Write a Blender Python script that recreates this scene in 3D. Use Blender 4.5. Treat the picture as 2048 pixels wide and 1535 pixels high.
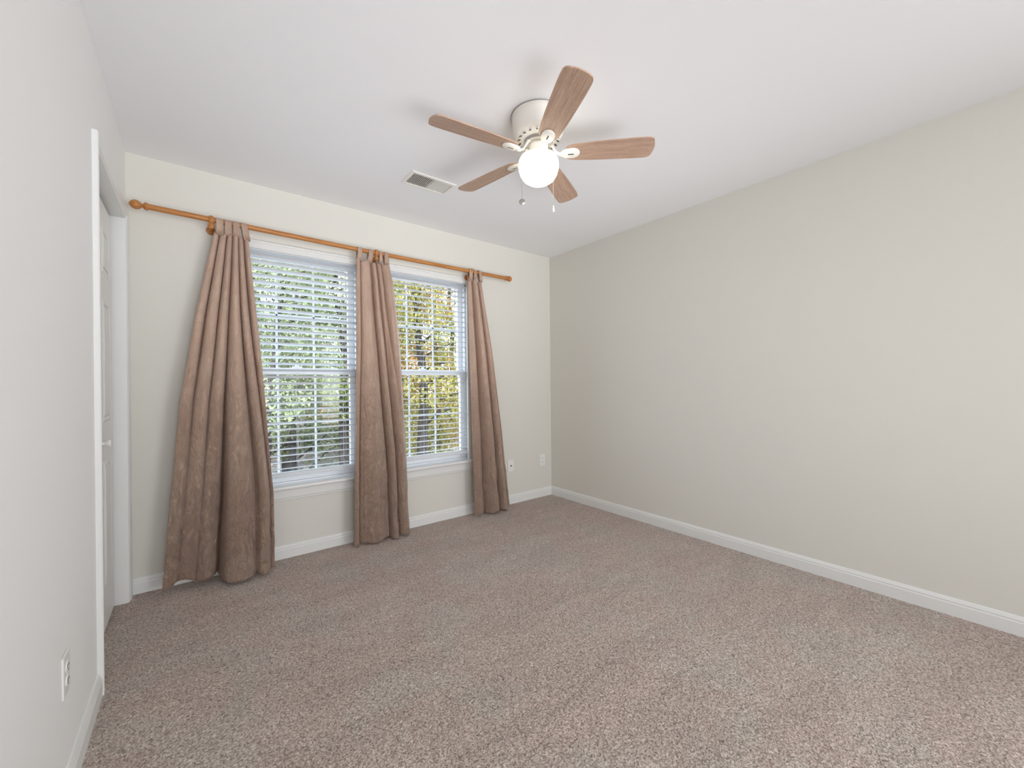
import bpy, bmesh, math, random
from math import sin, cos, pi, radians as rad
from mathutils import Vector, Matrix, noise

random.seed(7)
SC = bpy.context.scene
for o in list(bpy.data.objects):
    bpy.data.objects.remove(o)
COL = SC.collection

# ------------------------------------------------------------------ camera
W = 3.1957            # room width (x from -W to 0), window wall at y = 0
H = 2.44
YB = -5.6             # wall behind the camera
cam_d = bpy.data.cameras.new('camera')
cam = bpy.data.objects.new('camera', cam_d)
COL.objects.link(cam)
yaw, pitch, roll, F = 0.66369, -0.00173, -0.00877, 812.23
f0 = Vector((sin(yaw), cos(yaw), 0)); r0 = Vector((cos(yaw), -sin(yaw), 0)); u0 = Vector((0, 0, 1))
f1 = f0*cos(pitch) + u0*sin(pitch); u1 = u0*cos(pitch) - f0*sin(pitch)
r2 = r0*cos(roll) + u1*sin(roll); u2 = u1*cos(roll) - r0*sin(roll)
M = Matrix.Identity(4)
for i in range(3):
    M[i][0] = r2[i]; M[i][1] = u2[i]; M[i][2] = -f1[i]
M[0][3], M[1][3], M[2][3] = -2.90417, -3.06626, 1.14827
cam.matrix_world = M
cam_d.sensor_width = 36
cam_d.lens = F*36/2048
cam_d.clip_start = 0.02
cam_d.clip_end = 300
SC.camera = cam

# ------------------------------------------------------------------ world, sun, lights, exposure
SC.view_settings.view_transform = 'Standard'
SC.view_settings.look = 'None'
SC.view_settings.exposure = 0.0
SC.view_settings.gamma = 1
SC.view_settings.use_curve_mapping = False
SC.cycles.use_denoising = True
SC.cycles.max_bounces = 10
SC.cycles.diffuse_bounces = 6
SC.cycles.transparent_max_bounces = 24
SC.cycles.sample_clamp_indirect = 6

E_BOUNCE, E_SOFT, E_LAMP, E_SKY, E_SUN = 7.6, 31, 2.6, 5.5, 12
world = bpy.data.worlds.new('world')
SC.world = world
world.use_nodes = True
nt = world.node_tree
nt.nodes.clear()
wo = nt.nodes.new('ShaderNodeOutputWorld')
bg = nt.nodes.new('ShaderNodeBackground')
tc = nt.nodes.new('ShaderNodeTexCoord')
sep = nt.nodes.new('ShaderNodeSeparateXYZ')
rp = nt.nodes.new('ShaderNodeValToRGB')
rp.color_ramp.elements[0].position = 0.0
rp.color_ramp.elements[0].color = (0.95, 0.97, 1.0, 1)
rp.color_ramp.elements[1].position = 0.7
rp.color_ramp.elements[1].color = (0.62, 0.78, 1.0, 1)
nt.links.new(tc.outputs['Generated'], sep.inputs[0])
nt.links.new(sep.outputs[2], rp.inputs[0])
nt.links.new(rp.outputs[0], bg.inputs[0])
bg.inputs[1].default_value = E_SKY
nt.links.new(bg.outputs[0], wo.inputs[0])

def sun_light(energy, direction, color, angle):
    d = bpy.data.lights.new('sun', 'SUN')
    d.energy = energy; d.color = color; d.angle = rad(angle)
    o = bpy.data.objects.new('sun', d)
    COL.objects.link(o)
    o.rotation_euler = Vector(direction).to_track_quat('-Z', 'Y').to_euler()
    return o
sun_light(E_SUN, (0.35, 0.75, -0.75), (1.0, 0.95, 0.86), 1.0)

def area_light(name, loc, direction, sx, sy, energy, color):
    d = bpy.data.lights.new(name, 'AREA')
    d.shape = 'RECTANGLE'; d.size = sx; d.size_y = sy
    d.energy = energy; d.color = color
    o = bpy.data.objects.new(name, d)
    COL.objects.link(o)
    o.location = loc
    o.rotation_euler = Vector(direction).to_track_quat('-Z', 'Y').to_euler()
    return o
# soft fill lights added behind the camera, one feathered up at the ceiling
FC = (0.96, 0.985, 1.05)
al = area_light('ceiling_fill', (-1.7, -3.9, 0.3), (0.0, 1.0, 0.64), 2.8, 1.1, E_BOUNCE, FC)
al.data.spread = rad(50)
area_light('soft_fill', (-1.7, -5.4, 1.25), (-0.08, 1.0, 0.03), 2.8, 2.2, E_SOFT, FC)
al = area_light('left_fill', (-2.8, -4.6, 1.3), (0.55, 1.0, 0.05), 1.2, 1.8, 11.0, FC)
al.data.spread = rad(110)
al = area_light('right_fill', (-0.5, -4.6, 1.3), (-0.5, 1.0, 0.05), 1.2, 1.8, 14.5, FC)
al.data.spread = rad(110)

# ------------------------------------------------------------------ materials
def mat(name, col, rough=0.5, spec=0.5, metal=0.0, sheen=0.0, setup=None):
    m = bpy.data.materials.new(name)
    m.use_nodes = True
    n = m.node_tree.nodes; l = m.node_tree.links
    b = n['Principled BSDF']
    b.inputs['Base Color'].default_value = (*col, 1)
    b.inputs['Roughness'].default_value = rough
    b.inputs['Specular IOR Level'].default_value = spec
    b.inputs['Metallic'].default_value = metal
    b.inputs['Sheen Weight'].default_value = sheen
    if setup:
        setup(n, l, b)
    return m

def srgb(r, g, b):
    return tuple(((c/255)/12.92 if c/255 <= 0.04045 else ((c/255+0.055)/1.055)**2.4) for c in (r, g, b))

def coords(n, l, scale=(1, 1, 1), kind='Object'):
    t = n.new('ShaderNodeTexCoord'); mp = n.new('ShaderNodeMapping')
    mp.inputs['Scale'].default_value = scale
    l.new(t.outputs[kind], mp.inputs[0])
    return mp.outputs[0]

def noise_tex(n, l, vec, scale, detail=2, rough=0.5, dist=0.0):
    t = n.new('ShaderNodeTexNoise')
    t.inputs['Scale'].default_value = scale
    t.inputs['Detail'].default_value = detail
    t.inputs['Roughness'].default_value = rough
    t.inputs['Distortion'].default_value = dist
    l.new(vec, t.inputs['Vector'])
    return t.outputs['Fac']

def ramp(n, l, fac, stops):
    r = n.new('ShaderNodeValToRGB')
    els = r.color_ramp.elements
    while len(els) < len(stops):
        els.new(0.5)
    for e, (p, c) in zip(els, stops):
        e.position = p; e.color = (*c, 1)
    l.new(fac, r.inputs[0])
    return r.outputs[0]

def bump(n, l, height, b, strength, dist=0.01, prev=None):
    k = n.new('ShaderNodeBump')
    k.inputs['Strength'].default_value = strength
    k.inputs['Distance'].default_value = dist
    l.new(height, k.inputs['Height'])
    if prev is not None:
        l.new(prev, k.inputs['Normal'])
    if b is not None:
        l.new(k.outputs[0], b.inputs['Normal'])
    return k.outputs[0]

def mixc(n, l, fac, a, b, mode='MIX'):
    m = n.new('ShaderNodeMix'); m.data_type = 'RGBA'; m.blend_type = mode
    for sock, v in ((m.inputs[0], fac), (m.inputs[6], a), (m.inputs[7], b)):
        if hasattr(v, 'default_value') or hasattr(v, 'is_linked'):
            l.new(v, sock)
        elif isinstance(v, (int, float)):
            sock.default_value = v
        else:
            sock.default_value = (*v, 1)
    return m.outputs[2]

def wall_setup(scale=260, s=0.06):
    def f(n, l, b):
        v = coords(n, l)
        bump(n, l, noise_tex(n, l, v, scale, 3), b, s, 0.002)
    return f

M_WALL = mat('warm_wall_paint', srgb(221, 219, 210), 0.75, 0.25, setup=wall_setup())
M_WALL_L = mat('brightened_wall_paint', srgb(240, 240, 238), 0.75, 0.25, setup=wall_setup())  # whiter than the other walls, standing in for stronger light on the left
M_CEIL = mat('flat_ceiling_paint', srgb(240, 240, 241), 0.9, 0.1, setup=wall_setup(180, 0.08))
M_TRIM = mat('white_trim_paint', srgb(230, 231, 228), 0.35, 0.4)
M_VINYL = mat('white_vinyl', srgb(238, 240, 242), 0.3, 0.4)
M_DOOR = mat('white_door_paint', srgb(232, 233, 230), 0.4, 0.4)
M_PLATE = mat('white_plastic', srgb(236, 236, 232), 0.3, 0.5)
M_DARK = mat('dark_slot', (0.02, 0.02, 0.02), 0.6)
M_GREY = mat('charcoal_grey', (0.05, 0.05, 0.045), 0.9)  # dark grey of the fan vent slots and the cable jack
M_FANW = mat('fan_white_enamel', srgb(235, 232, 224), 0.3, 0.5)
M_FANG = mat('fan_grey_metal', srgb(172, 168, 162), 0.35, 0.5, 0.4)
M_NICK = mat('brushed_nickel', srgb(180, 178, 172), 0.3, 0.5, 0.9)

def blind_setup(n, l, b):
    m = n['Material Output']
    tr = n.new('ShaderNodeBsdfTranslucent'); tr.inputs[0].default_value = (*srgb(232, 236, 238), 1)
    mx = n.new('ShaderNodeMixShader'); mx.inputs[0].default_value = 0.22
    l.new(b.outputs[0], mx.inputs[1]); l.new(tr.outputs[0], mx.inputs[2])
    l.new(mx.outputs[0], m.inputs[0])
M_SLAT = mat('white_blind_slat', srgb(236, 238, 240), 0.35, 0.4, setup=blind_setup)

def wood_setup(dark, light, scale, bs=0.05):
    def f(n, l, b):
        v = coords(n, l, scale)
        a = noise_tex(n, l, v, 4.0, 6, 0.6, 0.6)
        c = noise_tex(n, l, v, 26.0, 3, 0.6)
        c1 = ramp(n, l, a, [(0.3, dark), (0.7, light)])
        c2 = ramp(n, l, c, [(0.35, (0.72, 0.72, 0.72)), (0.6, (1, 1, 1))])
        l.new(mixc(n, l, 0.6, c1, c2, 'MULTIPLY'), b.inputs['Base Color'])
        bump(n, l, c, b, bs, 0.001)
    return f
M_ROD = mat('honey_pine', srgb(200, 145, 85), 0.35, 0.4,
            setup=wood_setup(srgb(170, 105, 50), srgb(206, 145, 82), (1.5, 22, 22)))
M_BLADE = mat('pale_oak_laminate', srgb(200, 170, 150), 0.45, 0.35,
              setup=wood_setup(srgb(168, 136, 116), srgb(200, 170, 148), (1.6, 26, 26)))

def carpet_setup(n, l, b):
    v = coords(n, l)
    # pile clumps, individual tufts, and broad areas where the pile leans another way
    warp = n.new('ShaderNodeTexNoise'); warp.inputs['Scale'].default_value = 30
    l.new(v, warp.inputs['Vector'])
    va = n.new('ShaderNodeVectorMath'); va.operation = 'SCALE'; va.inputs[3].default_value = 0.02
    l.new(warp.outputs['Color'], va.inputs[0])
    vb = n.new('ShaderNodeVectorMath'); vb.operation = 'ADD'
    l.new(v, vb.inputs[0]); l.new(va.outputs[0], vb.inputs[1])
    vo = n.new('ShaderNodeTexVoronoi'); vo.inputs['Scale'].default_value = 160
    vo.feature = 'F1'
    l.new(vb.outputs[0], vo.inputs['Vector'])
    tuft = vo.outputs['Distance']
    fine = noise_tex(n, l, vb.outputs[0], 155, 3, 0.7)
    mid = noise_tex(n, l, vb.outputs[0], 85, 3, 0.6)
    big = noise_tex(n, l, v, 2.6, 4, 0.62, 0.5)
    big2 = noise_tex(n, l, coords(n, l, (1.3, 4.5, 1)), 1.7, 3, 0.55, 0.3)
    ramp_t = ramp(n, l, fine, [(0.34, srgb(126, 106, 97)), (0.5, srgb(196, 176, 164)), (0.66, srgb(236, 219, 208))])
    grey_t = ramp(n, l, fine, [(0.34, srgb(126, 112, 102)), (0.5, srgb(195, 181, 169)), (0.66, srgb(235, 225, 214))])
    patch = ramp(n, l, big, [(0.44, (0, 0, 0)), (0.58, (1, 1, 1))])
    c = mixc(n, l, patch, ramp_t, grey_t)
    shade = ramp(n, l, big2, [(0.35, (0.87, 0.87, 0.87)), (0.6, (1, 1, 1))])
    c = mixc(n, l, 0.8, c, shade, 'MULTIPLY')
    holes = ramp(n, l, mid, [(0.3, (0.55, 0.5, 0.47)), (0.47, (1, 1, 1))])
    c = mixc(n, l, 0.75, c, holes, 'MULTIPLY')
    l.new(c, b.inputs['Base Color'])
    n1 = bump(n, l, mid, None, 0.8, 0.012)
    n2 = bump(n, l, fine, None, 0.7, 0.006, n1)
    bump(n, l, tuft, b, 0.5, 0.004, n2)
M_CARPET = mat('mauve_beige_carpet', srgb(180, 160, 148), 0.95, 0.05, sheen=0.25, setup=carpet_setup)

def silk_setup(n, l, b):
    v = coords(n, l, (60, 60, 1.2))
    streak = noise_tex(n, l, v, 0.5, 3, 0.6, 0.2)
    v2 = coords(n, l, (9, 9, 5))
    crinkle = noise_tex(n, l, v2, 3.2, 6, 0.66, 2.6)
    v3 = coords(n, l, (1, 1, 1))
    broad = noise_tex(n, l, v3, 3.0, 2, 0.5)
    weave = noise_tex(n, l, coords(n, l, (40, 40, 900)), 1.0, 2)
    c = ramp(n, l, streak, [(0.3, srgb(200, 174, 156)), (0.7, srgb(216, 192, 174))])
    c2 = ramp(n, l, broad, [(0.3, srgb(228, 205, 190)), (0.7, srgb(255, 246, 238))])
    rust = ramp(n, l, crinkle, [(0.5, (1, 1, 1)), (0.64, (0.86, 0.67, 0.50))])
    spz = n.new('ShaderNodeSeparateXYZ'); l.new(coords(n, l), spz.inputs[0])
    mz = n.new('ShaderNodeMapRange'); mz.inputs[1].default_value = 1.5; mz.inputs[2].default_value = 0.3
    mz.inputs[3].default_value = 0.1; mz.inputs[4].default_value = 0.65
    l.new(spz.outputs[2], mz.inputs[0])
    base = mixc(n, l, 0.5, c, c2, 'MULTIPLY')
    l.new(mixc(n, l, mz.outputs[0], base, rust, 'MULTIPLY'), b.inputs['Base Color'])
    # crinkles grow towards the hem, the part crushed by the floor
    sp = n.new('ShaderNodeSeparateXYZ'); l.new(coords(n, l), sp.inputs[0])
    mr = n.new('ShaderNodeMapRange'); mr.inputs[1].default_value = 1.4; mr.inputs[2].default_value = 0.2
    mr.inputs[3].default_value = 0.2; mr.inputs[4].default_value = 1.0
    l.new(sp.outputs[2], mr.inputs[0])
    k = n.new('ShaderNodeMath'); k.operation = 'MULTIPLY'
    l.new(crinkle, k.inputs[0]); l.new(mr.outputs[0], k.inputs[1])
    n1 = bump(n, l, k.outputs[0], None, 1.0, 0.04)
    n2 = bump(n, l, weave, None, 0.12, 0.001, n1)
    l.new(n2, b.inputs['Normal'])
    m = n['Material Output']
    tr = n.new('ShaderNodeBsdfTranslucent'); tr.inputs[0].default_value = (*srgb(205, 165, 140), 1)
    mx = n.new('ShaderNodeMixShader'); mx.inputs[0].default_value = 0.12
    l.new(b.outputs[0], mx.inputs[1]); l.new(tr.outputs[0], mx.inputs[2])
    l.new(mx.outputs[0], m.inputs[0])
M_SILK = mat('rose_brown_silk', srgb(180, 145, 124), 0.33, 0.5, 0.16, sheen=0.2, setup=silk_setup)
M_HEM = mat('dark_silk_edge', srgb(96, 66, 50), 0.6, 0.3)

def glass_setup(n, l, b):
    m = n['Material Output']
    t = n.new('ShaderNodeBsdfTransparent'); t.inputs[0].default_value = (0.97, 0.985, 0.985, 1)
    g = n.new('ShaderNodeBsdfGlossy'); g.inputs['Roughness'].default_value = 0.02
    mx = n.new('ShaderNodeMixShader'); mx.inputs[0].default_value = 0.03
    l.new(t.outputs[0], mx.inputs[1]); l.new(g.outputs[0], mx.inputs[2])
    l.new(mx.outputs[0], m.inputs[0])
M_GLASS = mat('clear_pane', (1, 1, 1), 0.02, setup=glass_setup)

def globe_setup(n, l, b):
    b.inputs['Emission Color'].default_value = (1.0, 0.93, 0.76, 1)
    b.inputs['Emission Strength'].default_value = E_LAMP
M_GLOBE = mat('lit_opal_glass', srgb(250, 246, 232), 0.25, 0.4, setup=globe_setup)

def bark_setup(n, l, b):
    v = coords(n, l, (6, 6, 1))
    a = noise_tex(n, l, v, 5, 5, 0.7)
    l.new(ramp(n, l, a, [(0.3, srgb(22, 19, 18)), (0.7, srgb(66, 62, 60))]), b.inputs['Base Color'])
    bump(n, l, a, b, 0.6, 0.03)
M_BARK = mat('grey_brown_bark', (0.1, 0.08, 0.07), 0.9, 0.1, setup=bark_setup)

def leaf_mat(name, c1, c2, c3):
    c1, c2, c3 = (tuple(v*0.42 for v in c) for c in (c1, c2, c3))
    def f(n, l, b):
        v = coords(n, l)
        a = noise_tex(n, l, v, 1.9, 5, 0.75)
        l.new(ramp(n, l, a, [(0.3, c1), (0.5, c2), (0.68, c3)]), b.inputs['Base Color'])
        m = n['Material Output']
        tr = n.new('ShaderNodeBsdfTranslucent')
        l.new(b.inputs['Base Color'].links[0].from_socket, tr.inputs[0])
        mx = n.new('ShaderNodeMixShader'); mx.inputs[0].default_value = 0.35
        l.new(b.outputs[0], mx.inputs[1]); l.new(tr.outputs[0], mx.inputs[2])
        l.new(mx.outputs[0], m.inputs[0])
    return mat(name, c2, 0.5, 0.3, setup=f)
M_LEAF_G = leaf_mat('green_leaves', srgb(70, 92, 52), srgb(138, 158, 84), srgb(196, 200, 120))
M_LEAF_Y = leaf_mat('yellow_green_leaves', srgb(110, 120, 56), srgb(186, 182, 92), srgb(222, 206, 128))
M_LEAF_O = leaf_mat('orange_brown_leaves', srgb(120, 84, 44), srgb(198, 150, 84), srgb(224, 196, 122))
M_LEAF_P = leaf_mat('pale_green_leaves', srgb(128, 150, 110), srgb(184, 202, 150), srgb(222, 230, 190))

def litter_setup(n, l, b):
    v = coords(n, l)
    a = noise_tex(n, l, v, 9, 8, 0.8)
    c = noise_tex(n, l, v, 0.5, 3, 0.6)
    c1 = ramp(n, l, a, [(0.36, srgb(34, 30, 27)), (0.48, srgb(110, 98, 88)), (0.6, srgb(190, 180, 170))])
    c2 = ramp(n, l, c, [(0.35, srgb(150, 140, 140)), (0.6, (1, 1, 1))])
    l.new(mixc(n, l, 0.7, c1, c2, 'MULTIPLY'), b.inputs['Base Color'])
    bump(n, l, a, b, 0.8, 0.1)
M_LITTER = mat('leaf_litter', (0.3, 0.25, 0.2), 0.95, 0.1, setup=litter_setup)

# ------------------------------------------------------------------ mesh helpers
def new_bm():
    return bmesh.new()

def finish(name, bm, m, parent=None, smooth=False, bevel=0.0, loc=None, auto=True):
    bmesh.ops.recalc_face_normals(bm, faces=bm.faces[:])
    me = bpy.data.meshes.new(name)
    bm.to_mesh(me); bm.free()
    o = bpy.data.objects.new(name, me)
    COL.objects.link(o)
    me.materials.append(m)
    if smooth:
        for p in me.polygons:
            p.use_smooth = True
        if auto:
            md = o.modifiers.new('edges', 'EDGE_SPLIT'); md.split_angle = rad(40)
    if bevel:
        md = o.modifiers.new('bevel', 'BEVEL'); md.width = bevel; md.segments = 2
        md.limit_method = 'ANGLE'; md.angle_limit = rad(40)
    if parent is not None:
        o.parent = parent
    if loc is not None:
        o.location = loc
    return o

def add_marks(o, bm, m):
    """merge bm into o's mesh as its second material (slots, screw heads)"""
    me = o.data
    me.materials.append(m)
    tmp = bpy.data.meshes.new('tmp'); bm.to_mesh(tmp); bm.free()
    b2 = bmesh.new(); b2.from_mesh(me)
    nf = len(b2.faces); b2.from_mesh(tmp); b2.faces.ensure_lookup_table()
    for f in b2.faces[nf:]:
        f.material_index = 1
        f.smooth = False
    b2.to_mesh(me); b2.free(); bpy.data.meshes.remove(tmp)

def box(bm, x0, x1, y0, y1, z0, z1, mtx=None):
    vs = [bm.verts.new((x, y, z)) for x in (x0, x1) for y in (y0, y1) for z in (z0, z1)]
    for q in ((0, 1, 3, 2), (4, 6, 7, 5), (0, 4, 5, 1), (2, 3, 7, 6), (0, 2, 6, 4), (1, 5, 7, 3)):
        bm.faces.new([vs[i] for i in q])
    if mtx is not None:
        bmesh.ops.transform(bm, matrix=mtx, verts=vs)
    return vs

def lathe(bm, prof, seg=40, mtx=None, cap=True):
    rings = []
    for r, z in prof:
        if r < 1e-5:
            rings.append([bm.verts.new((0, 0, z))])
        else:
            rings.append([bm.verts.new((r*cos(2*pi*i/seg), r*sin(2*pi*i/seg), z)) for i in range(seg)])
    for a, b in zip(rings, rings[1:]):
        for i in range(seg):
            j = (i+1) % seg
            if len(a) == 1 and len(b) == 1:
                continue
            if len(a) == 1:
                bm.faces.new((a[0], b[i], b[j]))
            elif len(b) == 1:
                bm.faces.new((a[i], b[0], a[j]))
            else:
                bm.faces.new((a[i], b[i], b[j], a[j]))
    if cap:
        for rg in (rings[0], rings[-1]):
            if len(rg) > 2:
                bm.faces.new(rg)
    vs = [v for rg in rings for v in rg]
    if mtx is not None:
        bmesh.ops.transform(bm, matrix=mtx, verts=vs)
    return vs

def tube(bm, pts, radii, seg=12, flat=1.0):
    """swept tube through pts; flat < 1 squashes it along its local up"""
    pts = [Vector(p) for p in pts]
    if not isinstance(radii, (list, tuple)):
        radii = [radii]*len(pts)
    rings = []
    for k, p in enumerate(pts):
        d = (pts[min(k+1, len(pts)-1)] - pts[max(k-1, 0)]).normalized()
        up = Vector((0, 0, 1)) if abs(d.z) < 0.95 else Vector((0, 1, 0))
        s = d.cross(up).normalized(); t = s.cross(d).normalized()
        rings.append([bm.verts.new(p + (s*cos(2*pi*i/seg) + t*sin(2*pi*i/seg)*flat)*radii[k]) for i in range(seg)])
    for a, b in zip(rings, rings[1:]):
        for i in range(seg):
            j = (i+1) % seg
            bm.faces.new((a[i], a[j], b[j], b[i]))
    bm.faces.new(rings[0]); bm.faces.new(rings[-1])

def extrude_profile(bm, prof, p0, p1, out, up=(0, 0, 1)):
    """prof: list of (outward, up) points, swept from p0 to p1"""
    p0, p1, out, up = Vector(p0), Vector(p1), Vector(out), Vector(up)
    a = [bm.verts.new(p0 + out*x + up*z) for x, z in prof]
    b = [bm.verts.new(p1 + out*x + up*z) for x, z in prof]
    n = len(prof)
    for i in range(n):
        j = (i+1) % n
        bm.faces.new((a[i], a[j], b[j], b[i]))
    bm.faces.new(a); bm.faces.new(b)

def empty(name, loc=(0, 0, 0), rz=0):
    o = bpy.data.objects.new(name, None)
    COL.objects.link(o)
    o.location = loc; o.rotation_euler = (0, 0, rz)
    o.empty_display_size = 0.1
    return o

def tag(o, label, cat, group=None, kind=None):
    o['label'] = label; o['category'] = cat
    if group: o['group'] = group
    if kind: o['kind'] = kind
    return o

def struct(o, label=None, cat=None):
    o['kind'] = 'structure'
    if label: o['label'] = label
    if cat: o['category'] = cat
    return o

# ------------------------------------------------------------------ room shell
T = 0.14
# closet opening in the left wall
DY0, DY1, DZ = -0.877, -0.10, 2.045
# window opening in the back wall
WX0, WX1, WZ0, WZ1 = -2.775, -0.955, 0.48, 2.083

bm = new_bm(); box(bm, -W-1.0, T, YB-T, T, -0.12, 0.0)
struct(finish('floor', bm, M_CARPET), 'mauve beige cut pile carpet across the bedroom floor', 'floor')
bm = new_bm(); box(bm, -W-1.0, T, YB-T, T, H, H+0.15)
struct(finish('ceiling', bm, M_CEIL), 'flat white ceiling of the bedroom', 'ceiling')
bm = new_bm(); box(bm, 0, T, YB-T, T, 0, H)
struct(finish('wall_right', bm, M_WALL), 'long bare warm white wall on the right', 'wall')
bm = new_bm(); box(bm, -W-1.0, 0, YB-T, YB, 0, H)
struct(finish('wall_front', bm, M_WALL), 'plain wall behind the viewer', 'wall')
bm = new_bm()
box(bm, -W-0.8, WX0, 0, T, 0, H)
box(bm, WX1, 0, 0, T, 0, H)
box(bm, WX0, WX1, 0, T, 0, WZ0-0.025)
box(bm, WX0, WX1, 0, T, WZ1, H)
struct(finish('wall_back', bm, M_WALL), 'warm white wall holding the pair of windows', 'wall')
bm = new_bm()
box(bm, -W-0.12, -W, YB, DY0, 0, H)
box(bm, -W-0.12, -W, DY1, 0, 0, H)
box(bm, -W-0.12, -W, DY0, DY1, DZ, H)
# closet shell behind the door
box(bm, -W-0.8, -W-0.76, -1.4, 0, 0, H)
box(bm, -W-0.76, -W-0.12, -1.4, -1.36, 0, H)
struct(finish('wall_left', bm, M_WALL_L), 'white wall on the left with the closet door', 'wall')

BASE = [(0, 0), (0.014, 0), (0.014, 0.058), (0.011, 0.064), (0.012, 0.070), (0.008, 0.078), (0.005, 0.084), (0, 0.086)]
bm = new_bm(); extrude_profile(bm, BASE, (-W, 0, 0), (0, 0, 0), (0, -1, 0))
struct(finish('baseboard_back', bm, M_TRIM), 'white baseboard under the windows', 'baseboard')
bm = new_bm(); extrude_profile(bm, BASE, (0, 0, 0), (0, YB, 0), (-1, 0, 0))
struct(finish('baseboard_right', bm, M_TRIM), 'white baseboard along the long right wall', 'baseboard')
bm = new_bm(); extrude_profile(bm, BASE, (-W, DY0-0.057, 0), (-W, YB, 0), (1, 0, 0))
struct(finish('baseboard_left', bm, M_TRIM), 'white baseboard on the left wall below the outlet', 'baseboard')

# casing profile: outward thickness over width 0..57 mm
def casing_prof(w=0.057):
    return [(0, 0), (0.009, 0), (0.012, 0.005), (0.007, 0.010), (0.007, 0.014), (0.013, 0.020), (0.017, w-0.012), (0.018, w-0.004), (0.015, w), (0, w)]

def mitred_frame(bm, pts, out, closed=False, w=0.057):
    """casing swept round the corner points; pts = inner corners, with the outward side on the left of travel"""
    out = Vector(out)
    P = [Vector(p) for p in pts]
    n = len(P)
    secs = []
    for i, p in enumerate(P):
        dirs = []
        if i > 0: dirs.append((P[i]-P[i-1]).normalized())
        if i < n-1: dirs.append((P[i+1]-P[i]).normalized())
        sides = [out.cross(d).normalized() for d in dirs]
        s = sum(sides, Vector())
        s = s/ (s.length_squared/len(sides)) if len(sides) == 2 else s
        if len(sides) == 2:
            s = (sides[0]+sides[1]) / (1+sides[0].dot(sides[1]))
        secs.append([bm.verts.new(p + s*b + out*a) for a, b in casing_prof(w)])
    m = len(secs[0])
    for a, b in zip(secs, secs[1:]):
        for i in range(m):
            j = (i+1) % m
            bm.faces.new((a[i], a[j], b[j], b[i]))
    bm.faces.new(secs[0]); bm.faces.new(secs[-1])

# window casing (left, head, right) and the flat mullion board
bm = new_bm()
mitred_frame(bm, [(WX1, 0, WZ0), (WX1, 0, WZ1), (WX0, 0, WZ1), (WX0, 0, WZ0)], (0, -1, 0))
tw = struct(finish('trim_1', bm, M_TRIM), 'white casing around the pair of windows', 'window casing')
bm = new_bm(); box(bm, -1.915, -1.825, -0.008, 0.06, WZ0, WZ1)
finish('mullion', bm, M_TRIM, tw, bevel=0.002)
bm = new_bm()
for x0, x1 in ((WX0, WX0+0.006), (WX1-0.006, WX1)):
    box(bm, x0, x1, 0.0, 0.06, WZ0, WZ1)
box(bm, WX0, WX1, 0.0, 0.06, WZ1-0.002, WZ1+0.004)
finish('jamb', bm, M_TRIM, tw)
# stool and apron
bm = new_bm()
pr = [(-0.062, 0), (0.030, 0), (0.036, 0.004), (0.038, 0.012), (0.036, 0.021), (0.030, 0.025), (-0.062, 0.025)]
extrude_profile(bm, pr, (-2.865, 0, WZ0-0.025), (-0.865, 0, WZ0-0.025), (0, -1, 0))
ts = struct(finish('trim_2', bm, M_TRIM), 'white window sill board under both windows', 'window sill')
bm = new_bm()
pr = [(0, 0), (0.006, 0), (0.009, 0.004), (0.009, 0.010), (0.013, 0.018), (0.015, 0.072), (0, 0.072)]
extrude_profile(bm, pr, (-2.845, 0, 0.383), (-0.885, 0, 0.383), (0, -1, 0))
finish('apron', bm, M_TRIM, ts)

# closet casing, jambs
bm = new_bm()
mitred_frame(bm, [(-W, DY0, 0), (-W, DY0, DZ), (-W, DY1, DZ), (-W, DY1, 0)], (1, 0, 0))
tcz = struct(finish('trim_3', bm, M_TRIM), 'white casing around the closet door', 'door casing')
bm = new_bm()
box(bm, -W-0.12, -W+0.001, DY1-0.003, DY1, 0, DZ)
box(bm, -W-0.12, -W+0.001, DY0, DY0+0.003, 0, DZ)
box(bm, -W-0.12, -W+0.001, DY0, DY1, DZ-0.003, DZ)
finish('jamb', bm, M_TRIM, tcz)

# bifold closet door: two leaves of three raised panels
door = empty('door_1', (-W-0.045, 0, 0))
struct(door, 'white panelled folding closet door in the left wall', 'door')
leafw = (DY1-DY0-0.028)/2
for k in range(2):
    y0 = DY0+0.005+k*(leafw+0.003); y1 = y0+leafw
    bm = new_bm()
    box(bm, -0.034, 0, y0, y1, 0.014, DZ-0.020)
    bmesh.ops.remove_doubles(bm, verts=bm.verts[:], dist=1e-6)
    leaf = finish('door_leaf', bm, M_DOOR, door, bevel=0.002)
    bm = new_bm()
    for z0, z1 in ((0.22, 0.80), (0.98, 1.56), (1.68, 1.90)):
        a0, a1 = y0+0.085, y1-0.085
        # moulding ring plus raised field
        for (p, q, h0, h1) in ((0.0, 0.012, 0.0, 0.005), (0.012, 0.024, 0.005, 0.001)):
            o_ = [(0.0+h0, a0+p, z0+p), (h0, a1-p, z0+p), (h0, a1-p, z1-p), (h0, a0+p, z1-p)]
            i_ = [(0.0+h1, a0+q, z0+q), (h1, a1-q, z0+q), (h1, a1-q, z1-q), (h1, a0+q, z1-q)]
            vo = [bm.verts.new(c) for c in o_]; vi = [bm.verts.new(c) for c in i_]
            for i in range(4):
                j = (i+1) % 4
                bm.faces.new((vo[i], vo[j], vi[j], vi[i]))
        box(bm, 0.0, 0.004, a0+0.034, a1-0.034, z0+0.034, z1-0.034)
    finish('raised_panel', bm, M_DOOR, leaf)
bm = new_bm()
lathe(bm, [(0.0, 0.0), (0.010, 0.0), (0.007, 0.008), (0.008, 0.014), (0.015, 0.020), (0.017, 0.027), (0.014, 0.033), (0.0, 0.035)],
      24, Matrix.Translation((0.0, -0.455, 0.888)) @ Matrix.Rotation(rad(90), 4, 'Y'))
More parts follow.
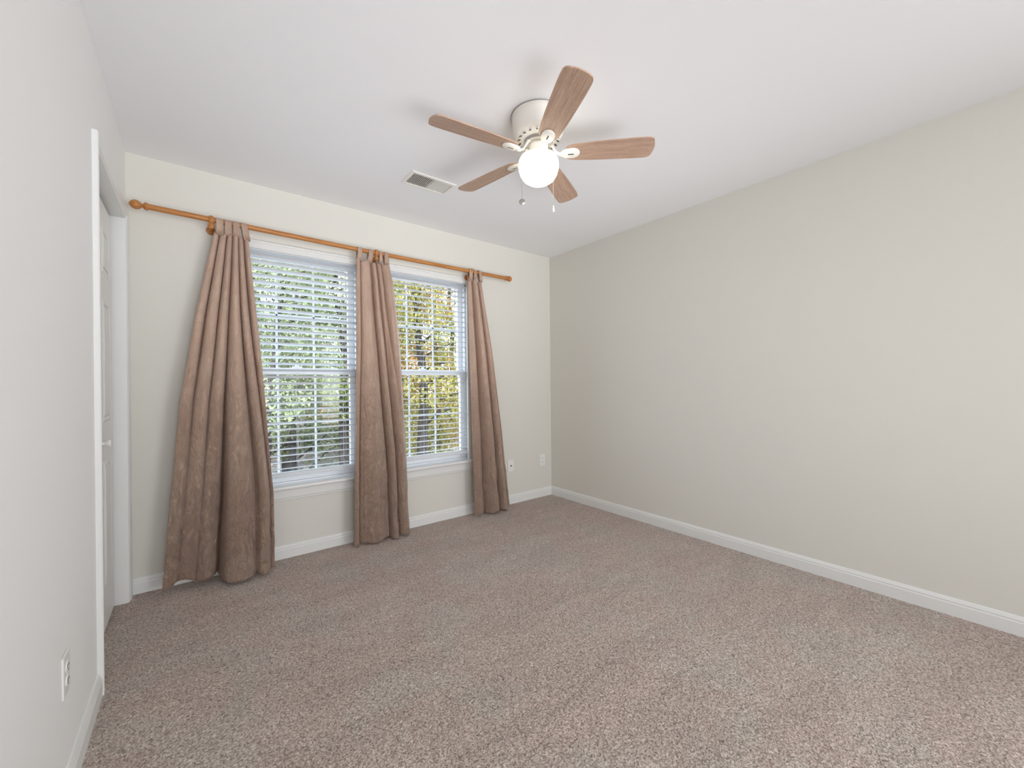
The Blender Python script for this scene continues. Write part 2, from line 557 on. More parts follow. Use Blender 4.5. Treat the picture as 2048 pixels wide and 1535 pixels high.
k = finish('door_knob', bm, M_PLATE, door, smooth=True); k['label'] = 'small round white knob'

# ------------------------------------------------------------------ windows
def make_window(name, x0, x1, label):
    root = empty(name, (0, 0.06, 0))
    struct(root, label, 'window')
    zb, zt, zm = WZ0, WZ1, 1.245
    fw = 0.03
    bm = new_bm()
    box(bm, x0, x0+fw, 0, 0.078, zb, zt); box(bm, x1-fw, x1, 0, 0.078, zb, zt)
    box(bm, x0+fw, x1-fw, 0, 0.078, zt-fw, zt)
    box(bm, x0+fw, x1-fw, 0.000, 0.078, zb, zb+0.012)
    box(bm, x0+fw, x1-fw, 0.030, 0.078, zb+0.012, zb+0.022)
    finish('window_frame', bm, M_VINYL, root, bevel=0.0015)
    for nm, ya, yb, za, zc, rb, rt in (('lower_sash', 0.006, 0.036, zb+0.013, zm+0.022, 0.058, 0.042),
                                       ('upper_sash', 0.042, 0.072, zm-0.022, zt-fw-0.001, 0.040, 0.055)):
        a, b = x0+fw+0.001, x1-fw-0.001
        st = 0.044
        bm = new_bm()
        box(bm, a, a+st, ya, yb, za, zc); box(bm, b-st, b, ya, yb, za, zc)
        box(bm, a+st, b-st, ya, yb, za, za+rb); box(bm, a+st, b-st, ya, yb, zc-rt, zc)
        s = finish(nm, bm, M_VINYL, root, bevel=0.003)
        ga, gb, gc, gd = a+st, b-st, za+rb, zc-rt
        ym = (ya+yb)/2
        bm = new_bm(); box(bm, ga, gb, ym-0.002, ym+0.002, gc, gd)
        finish('glass_pane', bm, M_GLASS, s)
        bm = new_bm()
        for t in (1/3, 2/3):
            xm = ga+(gb-ga)*t
            box(bm, xm-0.0065, xm+0.0065, ym+0.003, ym+0.009, gc, gd)
        zz = (gc+gd)/2
        box(bm, ga, gb, ym+0.003, ym+0.009, zz-0.008, zz+0.008)
        finish('grille', bm, M_VINYL, s, bevel=0.001)
    # sash lock on the meeting rail
    bm = new_bm(); box(bm, (x0+x1)/2-0.03, (x0+x1)/2+0.03, 0.008, 0.034, zm+0.022, zm+0.032)
    lathe(bm, [(0.012, 0), (0.012, 0.012), (0, 0.014)], 16, Matrix.Translation(((x0+x1)/2, 0.02, zm+0.03)))
    finish('sash_lock', bm, M_VINYL, root, bevel=0.001)
    return root
WIN = [(-2.765, -1.915), (-1.825, -0.965)]
make_window('window_1', *WIN[0], 'double hung window behind the left blind')
make_window('window_2', *WIN[1], 'double hung window behind the right blind')

# ------------------------------------------------------------------ blinds
def make_blind(x0, x1, tilt, label):
    root = empty('window_blind', ((x0+x1)/2, 0.028, WZ1))
    tag(root, label, 'blind', 'horizontal blinds in the window pair')
    hw = (x1-x0)/2 - 0.004
    bm = new_bm(); box(bm, -hw, hw, -0.018, 0.024, -0.048, -0.002)
    finish('headrail', bm, M_SLAT, root, bevel=0.002)
    bm = new_bm(); box(bm, -hw-0.002, hw+0.002, -0.030, -0.022, -0.064, -0.003)
    finish('valance', bm, M_SLAT, root, bevel=0.003)
    zt = -0.085; zb = 0.575-WZ1
    n = 33
    pitch = (zt-zb-0.012)/(n-1)
    sm = None
    for i in range(n):
        z = zt - i*pitch
        bm = new_bm()
        seg = 6; wd = 0.0245
        ring = []
        for sgn in (0, 1):
            for k in range(seg+1) if sgn == 0 else range(seg, -1, -1):
                t = -1+2*k/seg
                crown = 0.0028*(1-t*t)
                yy, zz = wd*t, crown + (0.0013 if sgn == 0 else -0.0013)
                ring.append((yy*cos(tilt)-zz*sin(tilt)*-1*0, yy, zz))
        ct, st_ = cos(tilt), sin(tilt)
        A = []; B = []
        for _, yy, zz in ring:
            y2 = yy*ct + zz*st_; z2 = -yy*st_ + zz*ct
            A.append(bm.verts.new((-hw, y2, z2))); B.append(bm.verts.new((hw, y2, z2)))
        m = len(A)
        for a in range(m):
            b = (a+1) % m
            bm.faces.new((A[a], A[b], B[b], B[a]))
        bm.faces.new(A); bm.faces.new(B)
        if sm is None:
            o = finish('slat', bm, M_SLAT, root, smooth=True); sm = o
        else:
            bm.free()
            o = sm.copy(); COL.objects.link(o); o.parent = root
        o.location = (0, 0, z)
    bm = new_bm(); box(bm, -hw, hw, -0.026, 0.026, zb-0.040, zb-0.012)
    finish('bottom_rail', bm, M_SLAT, root, bevel=0.004)
    for fx in (-0.72, -0.02, 0.72):
        bm = new_bm()
        for yy in (-0.0265, 0.0265):
            tube(bm, [(fx*hw, yy, -0.048), (fx*hw, yy, zb-0.012)], 0.0007, 5)
        finish('ladder_cord', bm, M_SLAT, root)
    return root
make_blind(-2.765, -1.92, rad(15), 'white horizontal blind in the left window, slats slightly tilted')
make_blind(-1.82, -0.962, rad(0.5), 'white horizontal blind in the right window, slats lying flat open')

# ------------------------------------------------------------------ curtain rod
RY, RZ = -0.09, 2.118
rod = empty('curtain_rod', (-1.86, RY, RZ))
tag(rod, 'honey pine curtain pole with turned finials above the windows', 'curtain rod')
bm = new_bm(); tube(bm, [(-3.105+1.86, 0, 0.014), (-2.0+1.86, 0, 0.001), (-0.64+1.86, 0, -0.003)], 0.0155, 24)
finish('pole', bm, M_ROD, rod, smooth=True)
RX = Matrix.Rotation(rad(90), 4, 'Y')
bm = new_bm()
lathe(bm, [(0.0, -0.012), (0.0155, -0.012), (0.020, -0.006), (0.022, 0.0), (0.018, 0.006), (0.010, 0.012), (0.009, 0.016), (0.017, 0.022),
           (0.024, 0.034), (0.025, 0.044), (0.020, 0.056), (0.010, 0.066), (0.0, 0.070)], 32,
      Matrix.Translation((-3.105+1.86, 0, 0.014)) @ Matrix.Rotation(rad(-90), 4, 'Y'))
finish('finial', bm, M_ROD, rod, smooth=True)
bm = new_bm()
lathe(bm, [(0.0, -0.012), (0.0155, -0.012), (0.021, -0.006), (0.023, 0.0), (0.020, 0.006), (0.010, 0.011), (0.010, 0.015), (0.021, 0.021),
           (0.0255, 0.032), (0.0255, 0.042), (0.019, 0.054), (0.008, 0.060), (0.0, 0.061)], 32,
      Matrix.Translation((-0.635+1.86, 0, -0.003)) @ RX)
finish('finial', bm, M_ROD, rod, smooth=True)
for bx in (-2.818, -1.838, -1.012):
    zc = 0.008 if bx < -2.5 else 0.0
    bm = new_bm()
    # cup ring round the pole, arm to the wall and turned knob below
    lathe(bm, [(0.016, -0.012), (0.022, -0.012), (0.0255, -0.004), (0.0255, 0.004), (0.022, 0.012), (0.016, 0.012)], 32,
          Matrix.Translation((bx+1.86, 0, zc)) @ RX, cap=False)
    lathe(bm, [(0.0, -0.052), (0.010, -0.050), (0.0165, -0.042), (0.0165, -0.034), (0.011, -0.026), (0.012, -0.018)], 24,
          Matrix.Translation((bx+1.86, 0, zc)))
    tube(bm, [(bx+1.86, 0.004, zc-0.036), (bx+1.86, 0.04, zc-0.038), (bx+1.86, 0.074, zc-0.040)], 0.0105, 16)
    lathe(bm, [(0.0, 0.0), (0.022, 0.0), (0.024, 0.006), (0.018, 0.012), (0.0, 0.012)], 24,
          Matrix.Translation((bx+1.86, 0.072, zc-0.040)) @ Matrix.Rotation(rad(90), 4, 'X').inverted())
    finish('bracket', bm, M_ROD, rod, smooth=True)

# ------------------------------------------------------------------ curtains
def smooth(t):
    t = max(0.0, min(1.0, t)); return t*t*(3-2*t)

def interp(tab, z):
    """tab: rows (z, a, b, ...) from top to bottom"""
    if z >= tab[0][0]: return tab[0][1:]
    for p, q in zip(tab, tab[1:]):
        if z >= q[0]:
            t = (p[0]-z)/(p[0]-q[0])
            return tuple(a+(b-a)*t for a, b in zip(p[1:], q[1:]))
    return tab[-1][1:]

def make_curtain(label, prof, ridges, creases, zbot, tabs, seed, ytop=RY, hem_top=2.066, sag=None, fwd=None):
    """prof rows: (z, xl, xr, amp, yc). ridges: (u, width, height) bumps towards the room.
       zbot(u): hem height; tabs: (x, width, dx)."""
    root = empty('curtain', ((prof[0][1]+prof[0][2])/2, ytop, 0))
    tag(root, label, 'curtain', 'silk tab top curtains on the pine pole')
    ox, oy = root.location.x, root.location.y
    NU, NV = 170, 160
    bm = new_bm()
    grid = []
    for j in range(NV+1):
        v = j/NV
        row = []
        for i in range(NU+1):
            u = i/NU
            zt = hem_top - (sag(u) if sag else 0)
            zb = zbot(u)
            z = zt + (zb-zt)*v
            xl, xr, amp, yc = interp(prof, z)
            # folds wander a little on the way down
            uu = u + 0.008*sin(3.1*v*2+seed) * smooth(v*3)
            g = 0.0; sx = 0.0
            vs_ = smooth(v*1.15)
            for (c0, c1, w0, w1, h0, h1) in ridges:
                d = (uu-(c0+(c1-c0)*vs_))/(w0+(w1-w0)*vs_)
                hh = h0+(h1-h0)*vs_
                e = math.exp(-d*d)
                g += hh*e
                sx += hh*d*e
            for (c0, c1, w, h0, h1) in creases:
                d = (uu-(c0+(c1-c0)*vs_))/w
                g -= (h0+(h1-h0)*vs_)*math.exp(-abs(d)**1.3)
            g += 0.22*noise.noise(Vector((u*6+seed, v*2.0, seed)))
            g += 0.08*noise.noise(Vector((u*17+seed, v*1.5, 4+seed)))
            x = xl + (xr-xl)*u + sx*amp*0.42
            y = yc - amp*g - (fwd(u, v) if fwd else 0)
            # crumple towards the hem
            k = smooth((v-0.55)/0.45)
            nn = noise.noise(Vector((x*9, z*7, seed+2)))
            n2 = noise.noise(Vector((x*24+5, z*17, seed+9)))
            y -= k*(0.016*nn + 0.008*n2)
            x += k*0.003*noise.noise(Vector((x*14, z*12, seed+5)))
            y = min(y, -0.047)
            row.append(bm.verts.new((x-ox, y-oy, z)))
        grid.append(row)
    for j in range(NV):
        for i in range(NU):
            bm.faces.new((grid[j][i], grid[j][i+1], grid[j+1][i+1], grid[j+1][i]))
    o = finish('curtain_panel', bm, M_SILK, root, smooth=True, auto=False)
    md = o.modifiers.new('thickness', 'SOLIDIFY'); md.thickness = 0.0016; md.offset = 0
    # tabs looping over the pole
    for (tx, tw_, lean) in tabs:
        bm = new_bm()
        path = []
        zc = RZ + (0.008 if tx < -2.5 else 0.0)
        R_ = 0.0185
        u = (tx-prof[0][1])/(prof[0][2]-prof[0][1])
        zt = hem_top - (sag(min(max(u, 0), 1)) if sag else 0) - 0.012
        path.append((ytop-0.008, zt))
        path.append((ytop-R_*0.96, (zt+zc)/2))
        for a in range(0, 13):
            an = pi - a*pi/12
            path.append((ytop+R_*cos(an), zc+R_*sin(an)))
        path.append((ytop+R_*0.9, (zt+zc)/2))
        path.append((ytop+0.004, zt))
        secs = []
        for q, (yy, zz) in enumerate(path):
            f = 1.0 - 0.10*sin(pi*q/(len(path)-1))
            lx = lean*(zc-zz)*0.5
            secs.append([bm.verts.new((tx+lx+tw_/2*f*t-ox, yy-oy + 0.0018*sin(t*5+q), zz)) for t in (-1, -0.5, 0, 0.5, 1)])
        for a, b in zip(secs, secs[1:]):
            for i in range(4):
                bm.faces.new((a[i], a[i+1], b[i+1], b[i]))
        t_ = finish('tab', bm, M_SILK, root, smooth=True, auto=False)
        md = t_.modifiers.new('thickness', 'SOLIDIFY'); md.thickness = 0.002; md.offset = 0
    return root

# left curtain: gathered tight at the pole and spread wide at the floor
def zb_left(u):
    return 0.022 + 0.045*math.exp(-((u-0.16)/0.12)**2) + 0.03*math.exp(-((u-0.42)/0.1)**2)
make_curtain('widest silk curtain, left of the windows, flaring out to the floor',
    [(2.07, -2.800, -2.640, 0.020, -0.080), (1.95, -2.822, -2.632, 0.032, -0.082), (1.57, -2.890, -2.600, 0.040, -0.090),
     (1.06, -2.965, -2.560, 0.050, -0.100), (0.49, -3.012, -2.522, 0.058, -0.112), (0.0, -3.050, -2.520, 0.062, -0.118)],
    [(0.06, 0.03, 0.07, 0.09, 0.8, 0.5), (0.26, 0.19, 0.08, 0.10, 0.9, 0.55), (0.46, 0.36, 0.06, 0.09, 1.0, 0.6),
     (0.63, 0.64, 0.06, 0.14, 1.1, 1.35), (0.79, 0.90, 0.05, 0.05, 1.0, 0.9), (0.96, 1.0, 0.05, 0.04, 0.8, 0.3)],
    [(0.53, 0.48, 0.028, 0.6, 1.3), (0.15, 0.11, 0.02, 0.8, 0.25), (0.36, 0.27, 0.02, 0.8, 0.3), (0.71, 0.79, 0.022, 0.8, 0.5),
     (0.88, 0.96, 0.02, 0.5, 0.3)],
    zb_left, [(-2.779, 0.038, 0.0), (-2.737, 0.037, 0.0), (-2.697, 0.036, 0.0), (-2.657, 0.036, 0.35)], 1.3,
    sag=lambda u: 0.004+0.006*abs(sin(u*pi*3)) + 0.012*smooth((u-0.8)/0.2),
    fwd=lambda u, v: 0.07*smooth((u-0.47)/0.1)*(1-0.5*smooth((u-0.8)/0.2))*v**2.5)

make_curtain('middle silk curtain hanging between the two windows',
    [(2.10, -1.978, -1.752, 0.016, -0.084), (1.9, -1.984, -1.712, 0.030, -0.084), (1.40, -1.990, -1.668, 0.040, -0.090),
     (0.66, -2.010, -1.630, 0.048, -0.100), (0.0, -2.022, -1.622, 0.052, -0.110)],
    [(0.03, 0.03, 0.05, 0.05, 0.9, 0.6), (0.25, 0.34, 0.11, 0.22, 0.9, 1.0), (0.50, 0.71, 0.05, 0.05, 1.1, 1.2), (0.86, 0.90, 0.10, 0.08, 1.0, 1.1)],
    [(0.11, 0.09, 0.02, 0.6, 0.5), (0.41, 0.64, 0.025, 0.7, 0.6), (0.61, 0.79, 0.025, 1.2, 1.3), (0.75, 0.98, 0.02, 0.6, 0.1)],
    lambda u: 0.010+0.012*sin(u*9)**2, [(-1.962, 0.036, 0.0), (-1.882, 0.034, -0.2), (-1.812, 0.024, 0.1), (-1.768, 0.034, 0.1)], 4.1,
    hem_top=2.07, sag=lambda u: 0.030*abs(sin(u*pi*3)))

make_curtain('narrowest silk curtain, right of the windows by the corner',
    [(2.10, -1.045, -0.915, 0.016, -0.082), (1.9, -1.045, -0.880, 0.028, -0.084), (1.44, -1.040, -0.800, 0.038, -0.090),
     (0.7, -1.028, -0.700, 0.046, -0.100), (0.0, -1.018, -0.630, 0.052, -0.110)],
    [(0.14, 0.11, 0.08, 0.10, 0.8, 0.8), (0.48, 0.50, 0.11, 0.12, 1.3, 1.3), (0.80, 0.81, 0.07, 0.08, 1.0, 1.0)],
    [(0.32, 0.33, 0.03, 0.9, 0.7), (0.65, 0.70, 0.025, 1.0, 1.3), (0.93, 0.91, 0.03, 0.7, 0.9)],
    lambda u: 0.012+0.018*sin(u*7+0.5)**2, [(-1.026, 0.034, 0.0), (-0.984, 0.026, 0.1), (-0.932, 0.030, 0.3)], 8.7,
    hem_top=2.07, sag=lambda u: 0.034*abs(sin(u*pi*2)))

# ------------------------------------------------------------------ ceiling fan
FX, FY = -1.575, -1.592
fan = empty('ceiling_fan', (FX, FY, H))
tag(fan, 'white flush mount ceiling fan with five pale oak blades and lit globe', 'ceiling fan')
bm = new_bm()
lathe(bm, [(0.0, 0.0), (0.131, 0.0), (0.131, -0.012), (0.126, -0.016), (0.123, -0.075), (0.118, -0.088), (0.0, -0.088)], 64)
finish('motor_housing', bm, M_FANW, fan, smooth=True)
bm = new_bm()
lathe(bm, [(0.1315, -0.001), (0.134, -0.001), (0.134, -0.005), (0.1315, -0.005)], 64, cap=False)
finish('ceiling_gasket', bm, M_FANG, fan, smooth=True)
bm = new_bm()
lathe(bm, [(0.116, -0.086), (0.112, -0.096), (0.108, -0.100), (0.072, -0.118), (0.066, -0.118), (0.0, -0.118)], 64)
vr = finish('vent_ring', bm, M_FANW, fan, smooth=True)
bm = new_bm()
for k in range(18):
    a = 2*pi*k/18+0.08
    r_, z_ = 0.0895, -0.1098
    m4 = Matrix.Rotation(a, 4, 'Z') @ Matrix.Translation((r_, 0, z_)) @ Matrix.Rotation(rad(26.5), 4, 'Y')
    box(bm, -0.013, 0.013, -0.0034, 0.0034, -0.0012, 0.0012, m4)
add_marks(vr, bm, M_GREY)
bm = new_bm()
lathe(bm, [(0.060, -0.117), (0.070, -0.119), (0.070, -0.134), (0.064, -0.138), (0.050, -0.138), (0.0, -0.138)], 48)
finish('flywheel', bm, M_FANG, fan, smooth=True)
bm = new_bm()
lathe(bm, [(0.046, -0.137), (0.046, -0.150), (0.043, -0.156), (0.043, -0.180), (0.050, -0.184), (0.056, -0.190), (0.054, -0.200), (0.0, -0.200)], 40)
for a in (0.4, 1.6, 2.9, 4.2, 5.4):
    lathe(bm, [(0.0, 0.0), (0.004, 0.0), (0.004, 0.004), (0.0, 0.006)], 10,
          Matrix.Rotation(a, 4, 'Z') @ Matrix.Translation((0.0425, 0, -0.168)) @ RX)
finish('switch_housing', bm, M_FANW, fan, smooth=True)
bm = new_bm()
lathe(bm, [(0.050, -0.190), (0.074, -0.192), (0.089, -0.200), (0.096, -0.215), (0.0985, -0.236), (0.096, -0.256), (0.089, -0.278),
           (0.076, -0.299), (0.055, -0.314), (0.030, -0.322), (0.0, -0.324)], 56)
g = finish('glass_globe', bm, M_GLOBE, fan, smooth=True, auto=False)
g['label'] = 'glowing cream opal glass globe'

ANG0 = rad(244.17)
BZ = 2.262-H
def blade_outline():
    # length along +x from hub, half width across
    pts = []
    xs = [(0.130, 0.022), (0.136, 0.034), (0.146, 0.042), (0.165, 0.047), (0.20, 0.051), (0.28, 0.056), (0.38, 0.060), (0.46, 0.062),
          (0.50, 0.062), (0.522, 0.060), (0.534, 0.054), (0.540, 0.044)]
    return xs
def make_blade():
    bm = new_bm()
    o_ = blade_outline()
    top = [(x, w) for x, w in o_]
    tip = [(0.546, 0.02), (0.548, 0.0), (0.546, -0.02)]
    loop = top + tip + [(x, -w) for x, w in reversed(o_)]
    a = [bm.verts.new((x, w, 0.003)) for x, w in loop]
    b = [bm.verts.new((x, w, -0.003)) for x, w in loop]
    n = len(loop)
    bm.faces.new(a); bm.faces.new(list(reversed(b)))
    for i in range(n):
        j = (i+1) % n
        bm.faces.new((a[i], a[j], b[j], b[i]))
    return finish('blade', bm, M_BLADE, fan)
def make_iron(parent):
    bm = new_bm()
    tube(bm, [(0.055, 0, 0.047), (0.066, 0, 0.044), (0.076, 0, 0.022), (0.088, 0, 0.002), (0.104, 0, -0.008), (0.122, 0, -0.009)],
         [0.010, 0.010, 0.009, 0.009, 0.010, 0.012], 14, 0.6)
    # shield shaped plate screwed under the blade
    sh = [(0.108, 0.010), (0.118, 0.020), (0.134, 0.028), (0.154, 0.031), (0.172, 0.030), (0.186, 0.024), (0.196, 0.012), (0.199, 0.0)]
    loop = sh + [(x, -w) for x, w in reversed(sh[:-1])]
    n = len(loop); cx = 0.156
    a = [bm.verts.new((x, w, -0.0035)) for x, w in loop]
    b = [bm.verts.new((x, w, -0.0080)) for x, w in loop]
    c = [bm.verts.new((cx+(x-cx)*0.80, w*0.80, -0.0125)) for x, w in loop]
    for p, q in ((a, b), (b, c)):
        for i in range(n):
            j = (i+1) % n
            bm.faces.new((p[i], p[j], q[j], q[i]))
    bm.faces.new(a); bm.faces.new(c)
    ir = finish('blade_iron', bm, M_FANW, parent, smooth=True)
    return ir
for k in range(5):
    a = ANG0 + k*2*pi/5
    bl = make_blade()
    ir = make_iron(bl)
    bm = new_bm(); box(bm, 0.142, 0.170, -0.0028, 0.0028, -0.0132, -0.0122)
    add_marks(ir, bm, M_DARK)
    bl.location = (0, 0, BZ)
    bl.rotation_euler = (Matrix.Rotation(a, 3, 'Z') @ Matrix.Rotation(rad(-12), 3, 'X')).to_euler()

def chain(dx, dy, zend, kind):
    """dx to the viewer's right, dy away from the viewer, metres from the axis"""
    p = r0*dx + f0*dy
    d = Vector((p.x, p.y)).normalized()
    bm = new_bm()
    zs = -0.172
    top = Vector((d.x*0.044, d.y*0.044, zs))
    pts = [top, Vector((d.x*0.07, d.y*0.07, zs-0.004)), Vector((p.x*0.97, p.y*0.97, zs-0.022)), Vector((p.x, p.y, zs-0.045))]
    zz = zs-0.045
    while zz > zend+0.01-H:
        zz -= 0.02
        pts.append(Vector((p.x, p.y, max(zz, zend-H))))
    tube(bm, pts, 0.0011, 6)
    c = finish('pull_chain', bm, M_NICK, fan, smooth=True)
    bm = new_bm()
    if kind == 'disc':
        lathe(bm, [(0, -0.003), (0.012, -0.003), (0.015, -0.0012), (0.015, 0.0012), (0.012, 0.003), (0, 0.003)], 28,
              Matrix.Translation((p.x, p.y, zend-H-0.014)) @ Matrix.Rotation(-yaw, 4, 'Z') @ Matrix.Rotation(rad(90), 4, 'X'))
        o = finish('pull_fob', bm, M_NICK, c, smooth=True)
    else:
        lathe(bm, [(0, 0.0), (0.002, -0.001), (0.004, -0.006), (0.0035, -0.012), (0.0055, -0.018), (0.006, -0.028), (0.003, -0.036), (0, -0.037)], 18,
              Matrix.Translation((p.x, p.y, zend-H)))
        o = finish('pull_fob', bm, M_FANW, c, smooth=True)
chain(-0.083, -0.062, 2.018, 'disc')
chain(0.078, 0.070, 2.045, 'drop')

# ------------------------------------------------------------------ ceiling register
vent = empty('ceiling_vent', (-1.705, -0.685, H))
tag(vent, 'white metal ceiling register with louvred slats near the fan', 'ceiling vent')
bm = new_bm()
hx, hy, b_ = 0.152, 0.088, 0.020
for x0, x1, y0, y1 in ((-hx, hx, -hy, -hy+b_), (-hx, hx, hy-b_, hy), (-hx, -hx+b_, -hy+b_, hy-b_), (hx-b_, hx, -hy+b_, hy-b_), (-0.003, 0.003, -hy+b_, hy-b_)):
    box(bm, x0, x1, y0, y1, -0.008, 0)
finish('vent_frame', bm, M_FANW, vent, bevel=0.002)
bm = new_bm(); box(bm, -hx+b_, hx-b_, -hy+b_, hy-b_, -0.0012, -0.0002)  # flat dark sheet standing in for the shade inside the duct
finish('duct_shade', bm, M_DARK, vent)
n = 12
for sgn in (-1, 1):
    bm = new_bm()
    for k in range(n):
        x = sgn*(0.008 + (k+0.5)*(hx-b_-0.010)/n)
        m4 = Matrix.Translation((x, 0, -0.0048)) @ Matrix.Rotation(rad(24*sgn), 4, 'Y')
        box(bm, -0.0034, 0.0034, -hy+b_, hy-b_, -0.0005, 0.0005, m4)
    finish('louvre', bm, M_FANW, vent)

# ------------------------------------------------------------------ outlets
def plate_base(root, w=0.070, h=0.115):
    bm = new_bm(); box(bm, -w/2, w/2, -0.006, 0, -h/2, h/2)
    return finish('cover_plate', bm, M_PLATE, root, bevel=0.0025)
def duplex(name, loc, rz, label):
    root = empty(name, loc, rz)
    tag(root, label, 'outlet')
    plate_base(root)
    for s in (-1, 1):
        bm = new_bm()
        lathe(bm, [(0.0, 0.0), (0.0175, 0.0), (0.0175, 0.0025), (0.0, 0.0025)], 28,
              Matrix.Translation((0, -0.006, s*0.0195)) @ Matrix.Rotation(rad(90), 4, 'X') @ Matrix.Diagonal((1, 0.82, 1, 1)))
        rc = finish('receptacle', bm, M_PLATE, root)
        bm = new_bm()
        for dx, hh in ((-0.0065, 0.0042), (0.0065, 0.0036)):
            box(bm, dx-0.0013, dx+0.0013, -0.0090, -0.0083, s*0.0195+0.003-hh, s*0.0195+0.003+hh)
        box(bm, -0.0022, 0.0022, -0.0090, -0.0083, s*0.0195-0.0105, s*0.0195-0.0065)
        finish('slots', bm, M_DARK, rc)
    bm = new_bm()
    lathe(bm, [(0, 0), (0.003, 0), (0.002, 0.0012), (0, 0.0014)], 12, Matrix.Translation((0, -0.006, 0)) @ Matrix.Rotation(rad(90), 4, 'X'))
    finish('screw', bm, M_PLATE, root)
    return root
duplex('wall_outlet', (-0.126, 0, 0.368), 0, 'white duplex power outlet near the corner under the window wall')
duplex('wall_outlet', (-W, -1.41, 0.353), rad(90), 'white duplex power outlet on the left wall beside the closet')
cj = empty('cable_outlet', (-0.533, 0, 0.362))
tag(cj, 'white cable plate with one dark jack, right of the curtains', 'cable outlet')
plate_base(cj)
bm = new_bm()
lathe(bm, [(0.0, 0.0), (0.0065, 0.0), (0.0065, 0.003), (0.0045, 0.004), (0.0045, 0.011), (0.0, 0.011)], 6 if False else 20,
      Matrix.Translation((0, -0.006, 0)) @ Matrix.Rotation(rad(90), 4, 'X'))
finish('cable_jack', bm, M_GREY, cj)

# ------------------------------------------------------------------ outdoors
GZ = -3.0
def ground_z(x, y):
    return GZ + 0.6*noise.noise(Vector((x*0.08, y*0.08, 1.5))) + 2.2*smooth((y-10)/30)
bm = new_bm()
N = 60
gv = [[None]*(N+1) for _ in range(N+1)]
for i in range(N+1):
    for j in range(N+1):
        x = -30 + 80*i/N; y = 0.6 + 70*j/N
        gv[i][j] = bm.verts.new((x, y, ground_z(x, y)))
for i in range(N):
    for j in range(N):
        bm.faces.new((gv[i][j], gv[i+1][j], gv[i+1][j+1], gv[i][j+1]))
gr = finish('ground', bm, M_LITTER, smooth=True, auto=False)
struct(gr, 'leaf covered woodland ground outside the windows', 'ground')

def leaf_cloud(bm, centres, n, size, rnd):
    for c, rad_, wt in centres:
        for _ in range(int(n*wt)):
            while True:
                p = Vector((rnd.uniform(-1, 1), rnd.uniform(-1, 1), rnd.uniform(-1, 1)))
                if p.length < 1: break
            p = p.normalized()*(p.length**0.5)
            q = Vector(c) + Vector((p.x*rad_, p.y*rad_, p.z*rad_*0.8))
            s = size*rnd.uniform(0.6, 1.4)
            a = Vector((rnd.gauss(0, 1), rnd.gauss(0, 1), rnd.gauss(0, 1))).normalized()
            b = a.cross(Vector((rnd.gauss(0, 1), rnd.gauss(0, 1), rnd.gauss(0, 1)))).normalized()
            vs = [bm.verts.new(q + a*s), bm.verts.new(q + b*s*0.5), bm.verts.new(q - a*s), bm.verts.new(q - b*s*0.5)]
            bm.faces.new(vs)

def make_tree(name, x, y, h, tr, leafm, label, cat, group, seed, nl=2600, low=0.35, spread=2.2, size=0.085, lean=0.0):
    rnd = random.Random(seed)
    z0 = ground_z(x, y)-0.1
    root = empty(name, (x, y, z0))
    tag(root, label, cat, group)
    bm = new_bm()
    pts = []; rs = []
    for k in range(9):
        t = k/8
        pts.append((lean*t*h*0.3+0.12*rnd.uniform(-1, 1)*t*2, 0.12*rnd.uniform(-1, 1)*t*2, h*0.92*t))
        rs.append(tr*(1-0.8*t)+0.01)
    tube(bm, pts, rs, 10)
    cents = []
    nb = 13
    for k in range(nb):
        t = low + (0.95-low)*k/(nb-1)
        zi = h*0.92*t
        kk = min(int(t*8), 7); fr = t*8-kk
        bp = Vector(pts[kk]).lerp(Vector(pts[kk+1]), fr)
        a = rnd.uniform(0, 2*pi)
        L = spread*(1.1-0.6*t)*rnd.uniform(0.6, 1.1)
        e = bp + Vector((cos(a)*L, sin(a)*L, L*rnd.uniform(0.15, 0.6)))
        m_ = bp.lerp(e, 0.5) + Vector((0, 0, 0.1*L))
        tube(bm, [bp, m_, e], [tr*0.32*(1-t*0.5), tr*0.2*(1-t*0.5), tr*0.05], 6)
        cents.append((e, spread*0.42*rnd.uniform(0.7, 1.2), 1/nb))
        cents.append((m_, spread*0.36*rnd.uniform(0.7, 1.2), 0.6/nb))
    finish('trunk', bm, M_BARK, root, smooth=True, auto=False)
    bm = new_bm()
    leaf_cloud(bm, cents, nl, size, rnd)
    finish('foliage', bm, leafm, root)
    return root

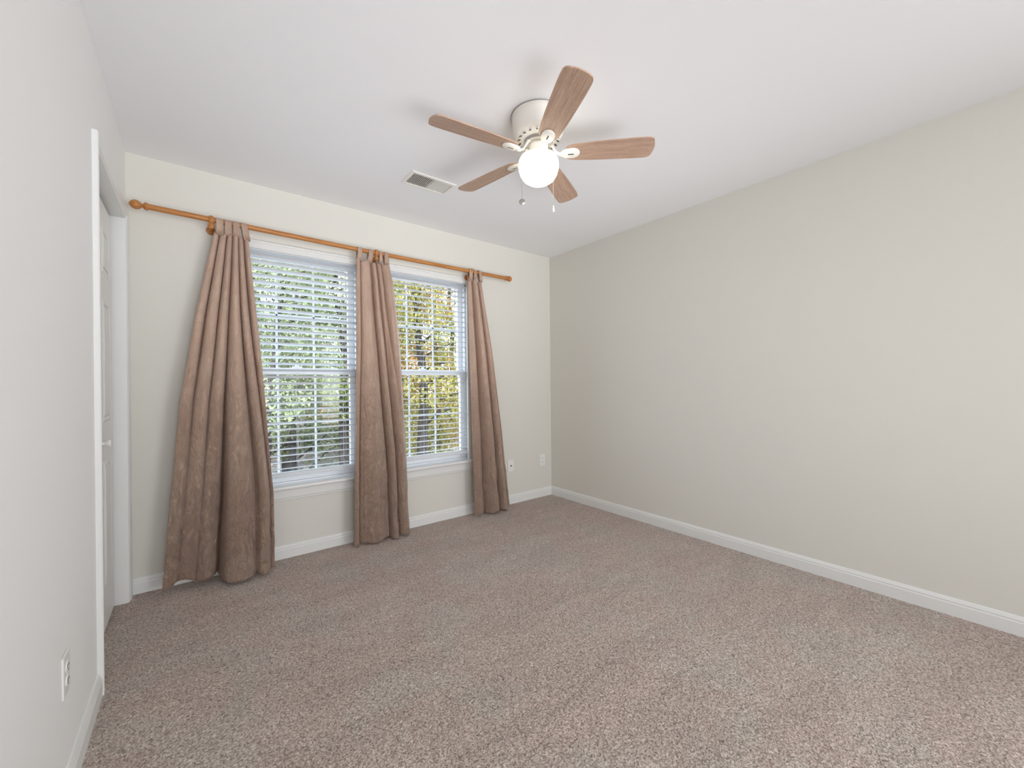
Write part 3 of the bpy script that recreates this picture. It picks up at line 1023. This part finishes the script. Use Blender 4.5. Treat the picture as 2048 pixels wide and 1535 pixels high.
G = 'trees of the woods behind the house'
woods = [(-1.6, 13.0, 13, 0.17, M_LEAF_G), (0.2, 16.5, 15, 0.22, M_LEAF_P), (-0.6, 22.0, 16, 0.24, M_LEAF_Y), (1.9, 21.0, 16, 0.22, M_LEAF_G),
         (3.3, 25.0, 17, 0.25, M_LEAF_P), (5.2, 19.0, 14, 0.20, M_LEAF_G), (7.6, 23.0, 16, 0.22, M_LEAF_Y), (-3.6, 18.0, 15, 0.2, M_LEAF_Y),
         (-6.5, 16.0, 14, 0.2, M_LEAF_G), (10.5, 17.0, 14, 0.2, M_LEAF_P), (12.5, 24.0, 16, 0.24, M_LEAF_G), (4.4, 32.0, 18, 0.28, M_LEAF_Y), (0.6, 30.0, 18, 0.28, M_LEAF_P),
         (10.0, 27.5, 17, 0.25, M_LEAF_Y), (3.6, 14.5, 12, 0.14, M_LEAF_Y),
         (5.3, 12.5, 11, 0.13, M_LEAF_O), (-0.4, 11.5, 11, 0.13, M_LEAF_P)]
for i, (x, y, h, tr, lm) in enumerate(woods):
    kind = {M_LEAF_G.name: 'green', M_LEAF_P.name: 'pale green', M_LEAF_Y.name: 'yellow green', M_LEAF_O.name: 'orange brown'}[lm.name]
    lab = 'tall woodland tree with %s leaves, well back behind the blinds' % kind
    make_tree('woodland_tree', x, y, h, tr, lm, lab, 'tree', '%s trees of the woods behind the house' % kind, 30+i, nl=6000, low=0.14, spread=2.7, size=0.07)
make_tree('woodland_tree', 1.95, 7.2, 9, 0.19, M_LEAF_Y, 'near tree with a dark trunk in the middle of the right window', 'tree', None, 91, nl=3600, low=0.42, spread=1.8, size=0.05)
make_tree('woodland_tree', 0.25, 8.4, 9, 0.16, M_LEAF_G, 'near tree with dark trunk at the left edge of the right window', 'tree', None, 92, nl=3800, low=0.4, spread=1.8, size=0.05)
make_tree('woodland_tree', -1.55, 9.0, 9, 0.13, M_LEAF_P, 'slender pale green tree in front of the left window', 'tree', None, 93, nl=4400, low=0.38, spread=2.0, size=0.05, lean=0.15)
make_tree('autumn_shrub', 1.2, 9.4, 4.2, 0.06, M_LEAF_O, 'orange leaved shrub low in the right window', 'shrub', None, 94, nl=6000, low=0.2, spread=1.3, size=0.04)
make_tree('autumn_shrub', 3.0, 8.8, 4.0, 0.06, M_LEAF_Y, 'yellow green shrub at the right side of the right window', 'shrub', None, 95, nl=6000, low=0.2, spread=1.2, size=0.04)
